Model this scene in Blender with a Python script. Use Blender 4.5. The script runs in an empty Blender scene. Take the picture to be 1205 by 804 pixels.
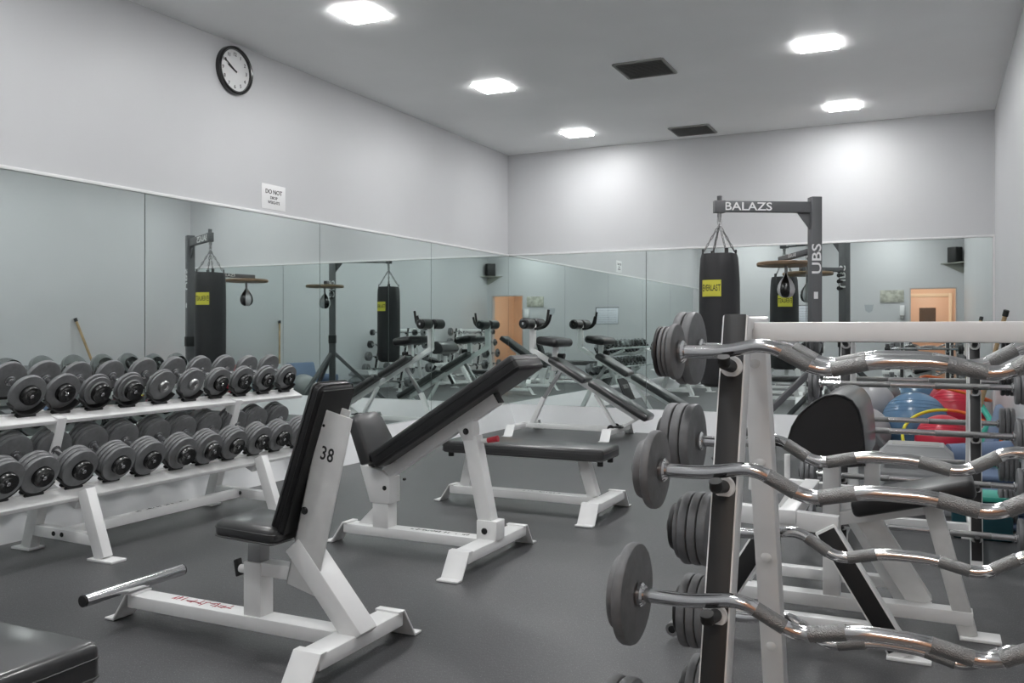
import bpy, bmesh, math, random
from mathutils import Vector as V, Matrix as M
random.seed(4)
C = bpy.context.scene.collection
PI = math.pi

# ------------------------------------------------------------------ materials
def mat(name, col, rough=.5, metal=0., spec=.5, bump=None, noise=None, coat=0.):
    m = bpy.data.materials.new(name); m.use_nodes = True
    nt = m.node_tree; b = nt.nodes['Principled BSDF']
    b.inputs['Base Color'].default_value = (*col, 1)
    b.inputs['Roughness'].default_value = rough
    b.inputs['Metallic'].default_value = metal
    b.inputs['Specular IOR Level'].default_value = spec
    if coat: b.inputs['Coat Weight'].default_value = coat; b.inputs['Coat Roughness'].default_value = .15
    tc = nt.nodes.new('ShaderNodeTexCoord')
    if noise:      # (scale, amount)
        n = nt.nodes.new('ShaderNodeTexNoise'); n.inputs['Scale'].default_value = noise[0]; n.inputs['Detail'].default_value = 4
        nt.links.new(tc.outputs['Object'], n.inputs['Vector'])
        r = nt.nodes.new('ShaderNodeValToRGB')
        a = noise[1]
        r.color_ramp.elements[0].color = (*[max(0, c * (1 - a)) for c in col], 1); r.color_ramp.elements[0].position = .3
        r.color_ramp.elements[1].color = (*[min(1, c * (1 + a)) for c in col], 1); r.color_ramp.elements[1].position = .7
        nt.links.new(n.outputs['Fac'], r.inputs['Fac']); nt.links.new(r.outputs['Color'], b.inputs['Base Color'])
    if bump:       # (scale, strength, distance)
        n = nt.nodes.new('ShaderNodeTexNoise'); n.inputs['Scale'].default_value = bump[0]; n.inputs['Detail'].default_value = 3
        nt.links.new(tc.outputs['Object'], n.inputs['Vector'])
        bp = nt.nodes.new('ShaderNodeBump'); bp.inputs['Strength'].default_value = bump[1]; bp.inputs['Distance'].default_value = bump[2]
        nt.links.new(n.outputs['Fac'], bp.inputs['Height']); nt.links.new(bp.outputs['Normal'], b.inputs['Normal'])
    return m

WALL = mat('wall_paint', (.545, .55, .56), .45, noise=(1.3, .02), bump=(60, .06, .002))
CEIL = mat('ceiling_paint', (.88, .885, .88), .5, noise=(.9, .04), bump=(25, .08, .003))
BASE = mat('base_gloss_paint', (.70, .705, .715), .28, noise=(3, .03))
TRIM = mat('white_trim', (.74, .74, .74), .35)
WHITE = mat('white_powder_coat', (.84, .84, .835), .32, noise=(9, .03), bump=(220, .05, .0005))
WHITE2 = mat('white_powder_coat_worn', (.70, .70, .69), .38, noise=(14, .06))
VINYL = mat('black_vinyl', (.008, .008, .009), .40, spec=.5, bump=(260, .10, .0006), coat=.12)
VINYLG = mat('black_vinyl_sheen', (.020, .020, .021), .36, spec=.7, bump=(180, .12, .0008), coat=.5)  # lighter copy of the vinyl, ceiling reflection partly put into the base colour
RUB = mat('black_rubber', (.012, .012, .012), .55)
TAPE = mat('black_protector_strip', (.011, .011, .012), .45, bump=(90, .08, .0005))
CHROME = mat('chrome', (.66, .66, .67), .14, 1.)
CHROME2 = mat('satin_steel', (.42, .42, .42), .30, 1.)
STEEL = mat('chain_steel', (.30, .30, .30), .35, 1.)
IRON = mat('grey_enamel_iron', (.155, .157, .162), .50, .15, bump=(150, .35, .0012), noise=(40, .12))
IRONB = mat('dark_iron', (.020, .020, .021), .42, .1, bump=(150, .3, .001))
IRONG = mat('dumbbell_iron', (.20, .203, .208), .44, .2, bump=(120, .3, .0012), noise=(30, .12))
CAPB = mat('black_end_cap', (.008, .008, .008), .22, spec=.7)
BAG = mat('bag_vinyl', (.018, .018, .020), .48, bump=(35, .25, .004))
GREY = mat('grey_stand_paint', (.105, .107, .112), .45, .1)
YEL = mat('yellow_label', (.62, .58, .06), .5)
WOOD = mat('maple_platform', (.22, .145, .085), .45, noise=(6, .2))
STICK = mat('stick_wood', (.42, .30, .16), .5, noise=(12, .2))
INK = mat('black_ink', (.015, .015, .015), .6)
REDINK = mat('red_ink', (.45, .06, .08), .6)
PAPER = mat('sign_white', (.78, .78, .78), .4)
REDK = mat('red_knob', (.55, .03, .05), .35)
PEACH = mat('hall_peach_paint', (.74, .53, .40), .6)
CREAM = mat('hall_cream_paint', (.80, .66, .50), .6)
GLASSD = mat('dark_door_glass', (.10, .08, .07), .15)
VENT = mat('vent_grey', (.30, .30, .29), .6)
VENTD = mat('vent_dark', (.10, .10, .10), .8)
BLUE = mat('blue_ball_vinyl', (.10, .20, .33), .25, spec=.6)
GREYB = mat('grey_ball_vinyl', (.33, .33, .34), .38)
REDB = mat('red_ball_vinyl', (.52, .02, .05), .3)
ORG = mat('orange_hoop', (.75, .16, .03), .35)
YHOOP = mat('yellow_hoop', (.62, .60, .03), .35)
TEAL = mat('teal_plastic', (.05, .42, .32), .4)
TEALD = mat('dark_teal_plastic', (.01, .07, .09), .5)
STEPG = mat('grey_step_plastic', (.27, .275, .28), .5, bump=(80, .2, .002))
MATB = mat('blue_mat_foam', (.13, .18, .28), .7, bump=(60, .2, .002))
PLQ = mat('plaque_stone', (.42, .42, .36), .7, noise=(14, .35))
SHELF = mat('shelf_grey_wood', (.34, .35, .31), .6)
WBOARD = mat('board_white', (.72, .74, .80), .4)
STRAP = mat('bag_strap', (.03, .03, .03), .7)
SILV = mat('speed_bag_silver', (.50, .50, .51), .4, .2)

def knurl():
    m = mat('knurled_steel', (.27, .27, .27), .36, .9)
    nt = m.node_tree; b = nt.nodes['Principled BSDF']
    tc = nt.nodes.new('ShaderNodeTexCoord'); v = nt.nodes.new('ShaderNodeTexVoronoi'); v.inputs['Scale'].default_value = 420
    nt.links.new(tc.outputs['Object'], v.inputs['Vector'])
    bp = nt.nodes.new('ShaderNodeBump'); bp.inputs['Strength'].default_value = .9; bp.inputs['Distance'].default_value = .0012
    nt.links.new(v.outputs['Distance'], bp.inputs['Height']); nt.links.new(bp.outputs['Normal'], b.inputs['Normal'])
    return m
KNURL = knurl()

def floor_mat():
    m = mat('speckled_rubber_floor', (.06, .06, .063), .42, spec=.55)
    nt = m.node_tree; b = nt.nodes['Principled BSDF']; L = nt.links
    tc = nt.nodes.new('ShaderNodeTexCoord')
    n1 = nt.nodes.new('ShaderNodeTexNoise'); n1.inputs['Scale'].default_value = 240; n1.inputs['Detail'].default_value = 1
    n2 = nt.nodes.new('ShaderNodeTexNoise'); n2.inputs['Scale'].default_value = 1.1; n2.inputs['Detail'].default_value = 6
    n3 = nt.nodes.new('ShaderNodeTexNoise'); n3.inputs['Scale'].default_value = 60; n3.inputs['Detail'].default_value = 3
    for n in (n1, n2, n3): L.new(tc.outputs['Object'], n.inputs['Vector'])
    r1 = nt.nodes.new('ShaderNodeValToRGB'); e = r1.color_ramp.elements
    e[0].position = .62; e[0].color = (.068, .068, .071, 1); e[1].position = .74; e[1].color = (.26, .26, .27, 1)
    L.new(n1.outputs['Fac'], r1.inputs['Fac'])
    r2 = nt.nodes.new('ShaderNodeValToRGB'); e = r2.color_ramp.elements
    e[0].position = .35; e[0].color = (.82, .82, .82, 1); e[1].position = .7; e[1].color = (1.3, 1.3, 1.3, 1)
    L.new(n2.outputs['Fac'], r2.inputs['Fac'])
    mx = nt.nodes.new('ShaderNodeMix'); mx.data_type = 'RGBA'; mx.blend_type = 'MULTIPLY'; mx.inputs['Factor'].default_value = 1
    L.new(r1.outputs['Color'], mx.inputs['A']); L.new(r2.outputs['Color'], mx.inputs['B'])
    L.new(mx.outputs['Result'], b.inputs['Base Color'])
    rr = nt.nodes.new('ShaderNodeMapRange'); rr.inputs['To Min'].default_value = .30; rr.inputs['To Max'].default_value = .52
    L.new(n2.outputs['Fac'], rr.inputs['Value']); L.new(rr.outputs['Result'], b.inputs['Roughness'])
    bp = nt.nodes.new('ShaderNodeBump'); bp.inputs['Strength'].default_value = .35; bp.inputs['Distance'].default_value = .002
    L.new(n3.outputs['Fac'], bp.inputs['Height']); L.new(bp.outputs['Normal'], b.inputs['Normal'])
    return m
FLOOR = floor_mat()
MIRROR = mat('mirror_silver', (.80, .865, .85), .012, 1.)
MEDGE = mat('mirror_edge', (.10, .13, .12), .4)

def emis(name, col, s):
    m = bpy.data.materials.new(name); m.use_nodes = True; nt = m.node_tree
    b = nt.nodes['Principled BSDF']; b.inputs['Base Color'].default_value = (.9, .9, .9, 1)
    b.inputs['Emission Color'].default_value = (*col, 1); b.inputs['Emission Strength'].default_value = s
    return m
LAMP = emis('led_diffuser', (1, 1, 1), 82.)
HFILL = emis('hall_fill_panel', (1, .90, .80), 26.)

# ------------------------------------------------------------------ mesh builder
class MB:
    def __init__(s): s.bm = bmesh.new(); s.smooth = False
    def _add(s, bm2):
        me = bpy.data.meshes.new('tmp'); bm2.to_mesh(me); bm2.free(); s.bm.from_mesh(me); bpy.data.meshes.remove(me)
    def cuboid(s, c, ax, ay, az, bev=.0, seg=2):
        """c centre, ax/ay/az half-extent vectors"""
        b = bmesh.new(); c = V(c); ax, ay, az = V(ax), V(ay), V(az)
        vs = [b.verts.new(c + i * ax + j * ay + k * az) for i in (-1, 1) for j in (-1, 1) for k in (-1, 1)]
        for f in ((0, 1, 3, 2), (4, 6, 7, 5), (0, 4, 5, 1), (2, 3, 7, 6), (0, 2, 6, 4), (1, 5, 7, 3)):
            b.faces.new([vs[i] for i in f])
        if bev > 0: bmesh.ops.bevel(b, geom=b.edges[:] + b.verts[:], offset=bev, segments=seg, profile=.5, affect='EDGES', clamp_overlap=True)
        bmesh.ops.recalc_face_normals(b, faces=b.faces)
        s._add(b); return s
    def box(s, x0, x1, y0, y1, z0, z1, bev=0, seg=2):
        return s.cuboid(((x0 + x1) / 2, (y0 + y1) / 2, (z0 + z1) / 2), ((x1 - x0) / 2, 0, 0), (0, (y1 - y0) / 2, 0), (0, 0, (z1 - z0) / 2), bev, seg)
    def bar(s, p0, p1, w, d, side=(0, 1, 0), bev=.004, seg=2):
        """rectangular tube p0-p1; w along 'side', d perpendicular"""
        p0, p1 = V(p0), V(p1); a = (p1 - p0); L = a.length; a.normalize(); sd = V(side); sd = (sd - a * sd.dot(a)).normalized(); n = a.cross(sd)
        return s.cuboid((p0 + p1) / 2, a * L / 2, sd * w / 2, n * d / 2, bev, seg)
    def prism(s, pts, vec, bev=0, seg=2):
        b = bmesh.new(); vec = V(vec)
        a = [b.verts.new(V(p)) for p in pts]; c = [b.verts.new(V(p) + vec) for p in pts]; n = len(pts)
        b.faces.new(a); b.faces.new(c[::-1])
        for i in range(n): b.faces.new([a[i], c[i], c[(i + 1) % n], a[(i + 1) % n]])
        bmesh.ops.recalc_face_normals(b, faces=b.faces)
        if bev > 0: bmesh.ops.bevel(b, geom=b.edges[:], offset=bev, segments=seg, profile=.5, affect='EDGES', clamp_overlap=True)
        s._add(b); return s
    def ribbon(s, line, side, width, th, bev=.0):
        """bent plate: 'line' = polyline of points, extruded 'width' along side (centred), thickness th"""
        side = V(side).normalized(); line = [V(p) for p in line]; up = []; n = len(line)
        for i in range(n):
            ds = []
            if i > 0: ds.append((line[i] - line[i - 1]).normalized())
            if i < n - 1: ds.append((line[i + 1] - line[i]).normalized())
            ns = [side.cross(d) for d in ds]; m = sum(ns, V()).normalized()
            up.append(m * th / max(.4, m.dot(ns[0])))
        pts = [p + u * .5 for p, u in zip(line, up)] + [p - u * .5 for p, u in zip(line, up)][::-1]
        off = -side * width / 2
        return s.prism([p + off for p in pts], side * width, bev)
    def tube(s, path, r, n=20, cap=True, bend=0, hollow=0):
        """round tube along a polyline, corners rounded by 'bend'"""
        P = [V(p) for p in path]
        if bend and len(P) > 2:
            Q = [P[0]]
            for i in range(1, len(P) - 1):
                a, b, c = P[i - 1], P[i], P[i + 1]
                da, dc = (a - b), (c - b); t = min(bend, da.length * .48, dc.length * .48)
                p, q = b + da.normalized() * t, b + dc.normalized() * t
                for k in range(7):
                    u = k / 6; Q.append(p * (1 - u) ** 2 + b * 2 * u * (1 - u) + q * u * u)
            Q.append(P[-1]); P = Q
        b = bmesh.new(); rings = []; prev = None
        for i, p in enumerate(P):
            t = ((P[min(i + 1, len(P) - 1)] - P[max(i - 1, 0)])).normalized()
            if prev is None:
                nn = t.orthogonal().normalized()
            else:
                nn = (prev - t * prev.dot(t)).normalized()
            prev = nn; bb = t.cross(nn); rr = r[i] if isinstance(r, (list, tuple)) else r
            rings.append([b.verts.new(p + rr * (math.cos(2 * PI * k / n) * nn + math.sin(2 * PI * k / n) * bb)) for k in range(n)])
        for a, c in zip(rings, rings[1:]):
            for k in range(n):
                f = b.faces.new([a[k], a[(k + 1) % n], c[(k + 1) % n], c[k]]); f.smooth = True
        if cap:
            b.faces.new(rings[0][::-1]); b.faces.new(rings[-1])
        s._add(b); return s
    def lathe(s, prof, o=(0, 0, 0), axis=(0, 0, 1), n=40, smooth=True, wob=None):
        """prof = [(r, h), ...] turned about axis through o"""
        o, a = V(o), V(axis).normalized(); u = a.orthogonal().normalized(); w = a.cross(u)
        b = bmesh.new(); rings = []
        for j, (r, h) in enumerate(prof):
            if r < 1e-6: rings.append([b.verts.new(o + a * h)])
            else: rings.append([b.verts.new(o + a * h + (r * (wob(k, n, h) if wob else 1)) * (math.cos(2 * PI * k / n) * u + math.sin(2 * PI * k / n) * w)) for k in range(n)])
        for p, q in zip(rings, rings[1:]):
            for k in range(n):
                k2 = (k + 1) % n
                if len(p) == 1 and len(q) == 1: continue
                if len(p) == 1: f = b.faces.new([p[0], q[k2], q[k]])
                elif len(q) == 1: f = b.faces.new([p[k], p[k2], q[0]])
                else: f = b.faces.new([p[k], p[k2], q[k2], q[k]])
                f.smooth = smooth
        bmesh.ops.recalc_face_normals(b, faces=b.faces)
        s._add(b); return s
    def disc(s, c, axis, r, t, bev=.003, n=40):
        """solid round plate centred at c"""
        return s.lathe([(0, -t / 2), (r - bev, -t / 2), (r, -t / 2 + bev), (r, t / 2 - bev), (r - bev, t / 2), (0, t / 2)], c, axis, n)
    def text(s, string, o, right, up, size, sx=1., align='CENTER', ext=.0006, spacing=1.):
        cu = bpy.data.curves.new('txt', 'FONT'); cu.body = string; cu.size = size; cu.align_x = align; cu.align_y = 'CENTER'
        cu.extrude = ext; cu.space_character = spacing; cu.offset = size * .012; cu.resolution_u = 3
        ob = bpy.data.objects.new('txt', cu); C.objects.link(ob)
        dg = bpy.context.evaluated_depsgraph_get(); dg.update()
        me = bpy.data.meshes.new_from_object(ob.evaluated_get(dg))
        right, up = V(right).normalized(), V(up).normalized(); nrm = right.cross(up); o = V(o)
        for v in me.vertices:
            c = v.co.copy(); v.co = o + right * c.x * sx + up * c.y + nrm * c.z
        s.bm.from_mesh(me)
        bpy.data.objects.remove(ob); bpy.data.curves.remove(cu); bpy.data.meshes.remove(me); return s

def finish(ob, angle=35):
    me = ob.data
    for p in me.polygons: p.use_smooth = True
    try: me.set_sharp_from_angle(angle=math.radians(angle))
    except Exception: pass

def link(name, mb, m, parent=None, mw=None):
    me = bpy.data.meshes.new(name)
    if mw is not None: mb.bm.transform(mw.inverted())
    mb.bm.to_mesh(me); mb.bm.free()
    me.materials.append(m)
    o = bpy.data.objects.new(name, me); C.objects.link(o)
    if parent: o.parent = parent
    finish(o); return o

def struct(name, mb, m, parent=None):
    o = link(name, mb, m, parent)
    if not parent: o['kind'] = 'structure'
    return o

class Thing:
    """an Empty at the thing's base; parts are meshes given in world coordinates"""
    def __init__(s, name, label, cat, loc=(0, 0, 0), rz=0, group=None):
        s.o = bpy.data.objects.new(name, None); C.objects.link(s.o); s.o.empty_display_size = .1
        s.mw = M.Translation(V(loc)) @ M.Rotation(rz, 4, 'Z'); s.o.matrix_world = s.mw; s.o.location = loc; s.o.rotation_euler = (0, 0, rz)
        s.o['label'] = label; s.o['category'] = cat
        if group: s.o['group'] = group
    def part(s, name, mb, m, under=None, label=None):
        o = link(name, mb, m, under or s.o, s.mw)
        if label: o['label'] = label
        return o

def solo(name, label, cat, mb, m, loc=(0, 0, 0), group=None):
    mw = M.Translation(V(loc)); o = link(name, mb, m, None, mw); o.location = loc
    o['label'] = label; o['category'] = cat
    if group: o['group'] = group
    return o

def copy_thing(o, loc, label, rot=None):
    c = o.copy(); C.objects.link(c); c.location = loc; c['label'] = label
    if rot: c.rotation_euler = rot
    for ch in list(o.children):
        d = ch.copy(); C.objects.link(d); d.parent = c
        for g in list(ch.children):
            e = g.copy(); C.objects.link(e); e.parent = d
    return c

# ------------------------------------------------------------------ the room
W, H, YF = 5.0923, 3.203, -9.40         # right wall x, ceiling z, front wall y (the doorway the picture is taken from)
HMT, HMB = 1.9974, .243                 # mirror top / bottom
PL, PB = 1.791, 1.6963                  # mirror panel widths
DX0, DX1, DZ = 4.17, 4.955, 1.92        # doorway
G = .012
struct('floor', MB().box(-.2, W + .2, YF - .12, .2, -.12, 0), FLOOR)
struct('ceiling', MB().box(-.2, W + .2, YF - .12, .2, H, H + .12), CEIL)
struct('wall_left', MB().box(-.2, -G, YF, .2, 0, H), WALL)
struct('wall_back', MB().box(-G, W + .2, G, .2, 0, H), WALL)
struct('wall_right', MB().box(W, W + .2, YF, G, 0, H), WALL)
struct('wall_front', MB().box(-.2, DX0, YF - .12, YF, 0, H).box(DX1, W + .2, YF - .12, YF, 0, H).box(DX0, DX1, YF - .12, YF, DZ, H), WALL)
# door frame of the entry
struct('trim_1', MB().box(DX0 - .02, DX0, YF - .001, YF + .008, 0, DZ + .02).box(DX1, DX1 + .02, YF - .001, YF + .008, 0, DZ + .02).box(DX0, DX1, YF - .001, YF + .008, DZ, DZ + .02), mat('door_casing_grey', (.45, .43, .42), .5))
# hallway behind the doorway
HY, HX0, HX1 = -12.6, 2.6, 5.9
struct('wall_hall_far', MB().box(HX0, HX1, HY - .1, HY, 0, 2.6), PEACH)
struct('wall_hall_left', MB().box(HX0 - .1, HX0, HY, YF - .12, 0, 2.6), PEACH)
struct('wall_hall_right', MB().box(HX1, HX1 + .1, HY, YF - .12, 0, 2.6), PEACH)
struct('ceiling_hall', MB().box(HX0 - .1, HX1 + .1, HY, YF - .12, 2.6, 2.7), CREAM)
struct('floor_hall', MB().box(HX0 - .1, HX1 + .1, HY, YF - .12, -.1, 0), FLOOR)
struct('wall_hall_near', MB().box(HX0, DX0, YF - .13, YF - .12, 0, 2.6).box(DX1, HX1, YF - .13, YF - .12, 0, 2.6).box(DX0, DX1, YF - .13, YF - .12, DZ, 2.6), PEACH)
d = struct('door_1', MB().box(4.02, 4.88, HY, HY + .035, 0, 1.86, .004), mat('hall_door_tan', (.70, .48, .36), .5))
for nm, mb, m in (('door_frame', MB().box(3.95, 4.02, HY, HY + .05, 0, 1.94, .004).box(4.88, 4.95, HY, HY + .05, 0, 1.94, .004).box(4.02, 4.88, HY, HY + .05, 1.86, 1.94, .004), CREAM),
                  ('door_window', MB().box(4.28, 4.62, HY + .036, HY + .042, .95, 1.62, .002), GLASSD),
                  ('door_handle', MB().tube([(4.10, HY + .05, 1.0), (4.22, HY + .07, 1.0)], .012, 10), CHROME2)):
    link(nm, mb, m, d)
d = struct('door_2', MB().box(HX0, HX0 + .03, -12.35, -11.35, 0, 1.95, .004), CREAM)
link('door_handle', MB().tube([(HX0 + .03, -11.45, 1.0), (HX0 + .07, -11.45, 1.0), (HX0 + .07, -11.57, 1.0)], .011, 10), CHROME2, d)

# bases under the mirrors (sloping), trims over them
for nm, pts, vec in (('baseboard_left', [(-G, YF, 0), (.188, YF, 0), (.035, YF, HMB - .001), (-G, YF, HMB - .001)], (0, -YF - .0, 0)),
                     ('baseboard_back', [(0, G, 0), (0, -.188, 0), (0, -.035, HMB - .001), (0, G, HMB - .001)], (W, 0, 0))):
    struct(nm, MB().prism(pts, vec, .0), BASE)
struct('trim_2', MB().box(-G, .010, YF, 0, HMT + .001, HMT + .022, .003), TRIM)
struct('trim_3', MB().box(0, W, -.010, G, HMT + .001, HMT + .022, .003), TRIM)
struct('trim_4', MB().box(W - .016, W, -.012, -.0, HMB, HMT, .002), TRIM)

# mirror panels
def mirror(name, label, x0, x1, y0, y1):
    o = link(name, MB().box(x0, x1, y0, y1, HMB, HMT, .0008, 1), MIRROR)
    o['label'] = label; o['category'] = 'mirror'; o['group'] = 'frameless wall mirror panels'
    me = o.data; me.materials.append(MEDGE)
    for p in me.polygons:
        p.use_smooth = False
        if not (abs(p.normal.x) > .99 and x1 - x0 < .1 or abs(p.normal.y) > .99 and y1 - y0 < .1): p.material_index = 1
    return o
g = .0025
tl = ['tall frameless mirror panel on the left wall, next to the room corner', 'frameless left wall mirror panel, second from the room corner',
      'frameless left wall mirror panel reflecting the punching bag, above the far half of the dumbbells',
      'frameless left wall mirror panel reflecting the leaning stick, above the near half of the dumbbells',
      'frameless left wall mirror panel nearest the doorway end of the wall']
for k in range(5):
    mirror('mirror_panel', tl[k], -.006, 0, max(YF + .01, -(k + 1) * PL + g), -k * PL - (g if k else 0))
tb = ['frameless back wall mirror panel beside the left corner, behind the decline bench', 'frameless back wall mirror panel in the middle, behind the hanging punching bag',
      'frameless back wall mirror panel at the right, reflecting the doorway and corner speaker']
for k in range(3):
    mirror('mirror_panel', tb[k], k * PB + (g if k else .0005), (k + 1) * PB - g - (.012 if k == 2 else 0), 0, .006)

# ceiling lights
def lamp(x, y, label):
    t = Thing('ceiling_light', label, 'ceiling light', (x, y, H), 0, 'square recessed ceiling lights')
    s_ = .135
    mb = MB()
    for a, b_, c, d_ in ((-s_ - .008, s_ + .008, -s_ - .008, -s_), (-s_ - .008, s_ + .008, s_, s_ + .008), (-s_ - .008, -s_, -s_, s_), (s_, s_ + .008, -s_, s_)):
        mb.box(x + a, x + b_, y + c, y + d_, H - .003, H, .001)
    t.part('frame', mb, TRIM)
    t.part('diffuser', MB().box(x - s_, x + s_, y - s_, y + s_, H - .011, H - .001, .002), LAMP)
    return t.o
la = {(0, 1): 'bright square ceiling light on the left row, nearest the corner between the walls', (0, 2): 'bright square ceiling light of the left row, middle one, right of the wall clock',
      (0, 3): 'bright square ceiling light at the top of the photo above the wall clock', (1, 1): 'bright square ceiling light on the right row, nearest the back wall',
      (1, 2): 'bright square ceiling light on the right row at the top right of the photo'}
for c, x in enumerate((1.165, 3.81)):
    for k, y in enumerate((-.74, -2.71, -4.66, -6.62, -8.55)):
        lamp(x, y, la.get((c, k + 1), 'square ceiling light of the %s row, %s' % (('left', 'right')[c], ('', '', 'third from the back wall', 'fourth from the back wall', 'closest to the doorway wall')[k])))
hl = Thing('ceiling_light', 'added unseen light panel brightening the hallway beyond the doorway', 'ceiling light', (4.4, -11.2, 2.6))
hl.part('diffuser', MB().box(4.1, 4.7, -11.6, -10.9, 2.58, 2.6), HFILL)  # unseen light panel, added to brighten the hall

def vent(cx, cy, hx, hy, label):
    t = Thing('ceiling_vent', label, 'air vent', (cx, cy, H), 0, 'ceiling air vents')
    t.part('backing', MB().box(cx - hx + .01, cx + hx - .01, cy - hy + .01, cy + hy - .01, H - .004, H - .001), VENTD)
    mb = MB()
    for a in (-1, 1):
        mb.box(cx - hx, cx + hx, cy + a * hy - .012, cy + a * hy + .012, H - .012, H, .002)
        mb.box(cx + a * hx - .012, cx + a * hx + .012, cy - hy, cy + hy, H - .012, H, .002)
    t.part('frame', mb, VENT)
    mb = MB(); n = 14
    for i in range(n):
        y = cy - hy + (i + .5) * 2 * hy / n
        mb.cuboid((cx, y, H - .010), (hx, 0, 0), (0, .0085, .005), (0, -.0006, .0010))
    t.part('slats', mb, VENT)
vent(2.50, -2.68, .195, .21, 'grey square ceiling vent between the two rows of lights')
vent(2.31, -.37, .20, .20, 'dark ceiling vent near the back wall, above the punching bag')

# clock on the left wall
cy_, cz_ = -4.567, 3.0
t = Thing('wall_clock', 'round wall clock with black rim and white face, high on the left wall', 'clock', (-G, cy_, cz_))
R_ = .174
cr = t.part('rim', MB().lathe([(R_ - .026, .010), (R_ - .024, .034), (R_ - .012, .040), (R_ - .002, .032), (R_, .015), (R_, 0), (R_ - .026, 0)], (-G, cy_, cz_), (1, 0, 0), 64), CAPB)
t.part('dial', MB().disc((-G + .010, cy_, cz_), (1, 0, 0), R_ - .025, .010, .001, 64), mat('clock_white', (.72, .72, .72), .5))
mb = MB()
for hh in range(1, 13):
    a = hh * PI / 6; rr = .117
    mb.text(str(hh), (-G + .0165, cy_ + rr * math.sin(a), cz_ + rr * math.cos(a)), (0, 1, 0), (0, 0, 1), .036)
t.part('numerals', mb, INK)
for nm, ang, L, w in (('minute_hand', -58, .118, .008), ('hour_hand', -66, .075, .010)):
    a = math.radians(ang); dd = V((0, math.sin(a), math.cos(a)))
    t.part(nm, MB().bar(V((-G + .020, cy_, cz_)) - dd * .02, V((-G + .020, cy_, cz_)) + dd * L, .002, w, (1, 0, 0), .0), INK)

# DO NOT DROP WEIGHTS sign
t = Thing('wall_sign', 'small white sign reading DO NOT DROP WEIGHTS above the left mirror', 'sign', (-G, -4.135, 2.14))
t.part('plate', MB().box(-G, -G + .004, -4.270, -4.000, 2.045, 2.235, .001), PAPER)
for s_, z, sz in (('DO NOT', 2.178, .047), ('DROP', 2.133, .031), ('WEIGHTS', 2.098, .031)):
    t.part('lettering', MB().text(s_, (-G + .0046, -4.135, z), (0, 1, 0), (0, 0, 1), sz), INK)

# things on the front wall, seen in the mirrors
yw = YF + .001
t = Thing('wall_plaque', 'mottled stone coloured plaque on the doorway wall, seen in the mirror', 'plaque', (3.83, yw, 1.85))
t.part('panel', MB().box(3.62, 4.05, yw, yw + .02, 1.66, 1.90, .004), PLQ)
t = Thing('soap_dispenser', 'white wall dispenser beside the doorway, seen in the mirror', 'dispenser', (3.98, yw, 1.5))
t.part('housing', MB().box(3.97, 4.07, yw, yw + .09, 1.40, 1.60, .012), PAPER)
t.part('nozzle', MB().box(3.99, 4.05, yw + .01, yw + .08, 1.33, 1.40, .008), VENT)
t = Thing('safety_sign', 'small pale shield shaped notice on the doorway wall, seen in the mirror', 'sign', (3.42, yw, 1.5))
t.part('plate', MB().prism([(3.33, yw, 1.62), (3.50, yw, 1.62), (3.48, yw, 1.50), (3.415, yw, 1.46), (3.35, yw, 1.50)], (0, .004, 0)), mat('notice_grey', (.40, .42, .44), .5))
t = Thing('notice_board', 'white ruled notice board on the doorway wall, seen in the mirror', 'notice board', (2.05, yw, 1.45))
t.part('board', MB().box(1.80, 2.32, yw, yw + .012, 1.26, 1.62, .002), WBOARD)
t.part('frame', MB().box(1.79, 2.33, yw, yw + .018, 1.615, 1.63, .001).box(2.318, 2.332, yw, yw + .018, 1.25, 1.63, .001), GREY)
mb = MB()
for i in range(6): mb.box(1.84, 2.28, yw + .0121, yw + .0128, 1.30 + i * .05, 1.303 + i * .05)
t.part('ruled_lines', mb, GREY)
# speaker on a corner shelf
t = Thing('corner_shelf', 'triangular grey shelf high in the corner by the doorway, seen in the mirror', 'shelf', (W, YF, 2.35))
t.part('board', MB().prism([(W, YF, 2.38), (W - .40, YF, 2.38), (W, YF + .40, 2.38)], (0, 0, .02), .003), SHELF)
t.part('bracket', MB().prism([(W - .001, YF + .001, 2.38), (W - .36, YF + .03, 2.38), (W - .03, YF + .36, 2.38), (W - .001, YF + .03, 2.20), (W - .03, YF + .001, 2.20)][:1] + [(W - .36, YF + .012, 2.38), (W - .03, YF + .012, 2.20), (W - .001, YF + .012, 2.20)], (0, .012, 0)), SHELF)
t = Thing('loudspeaker', 'small black loudspeaker on the corner shelf, seen in the mirror', 'speaker', (W - .15, YF + .15, 2.40), PI / 4)
mw = t.mw
cx, cy = W - .15, YF + .15
u1, u2 = V((-math.sqrt(.5), math.sqrt(.5), 0)), V((math.sqrt(.5), math.sqrt(.5), 0))
cc = V((W - .155, YF + .155, 2.545))
t.part('cabinet', MB().cuboid(cc, u2 * .10, u1 * .085, V((0, 0, .145)), .008), RUB)
t.part('grille', MB().cuboid(cc + u1 * .087, u2 * .088, u1 * .004, V((0, 0, .132)), .003), INK)

# stick leaning on the right wall
p0, p1 = V((4.78, -1.56, .0)), V((W - .035, -1.895, 1.235))
t = Thing('wooden_stick', 'long wooden stick with a black tip leaning against the right wall', 'stick', p0)
t.part('shaft', MB().tube([p0, p1], .016, 14), STICK)
t.part('tip', MB().tube([p1 - (p1 - p0).normalized() * .01, p1 + (p1 - p0).normalized() * .035], .021, 14), RUB)

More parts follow.
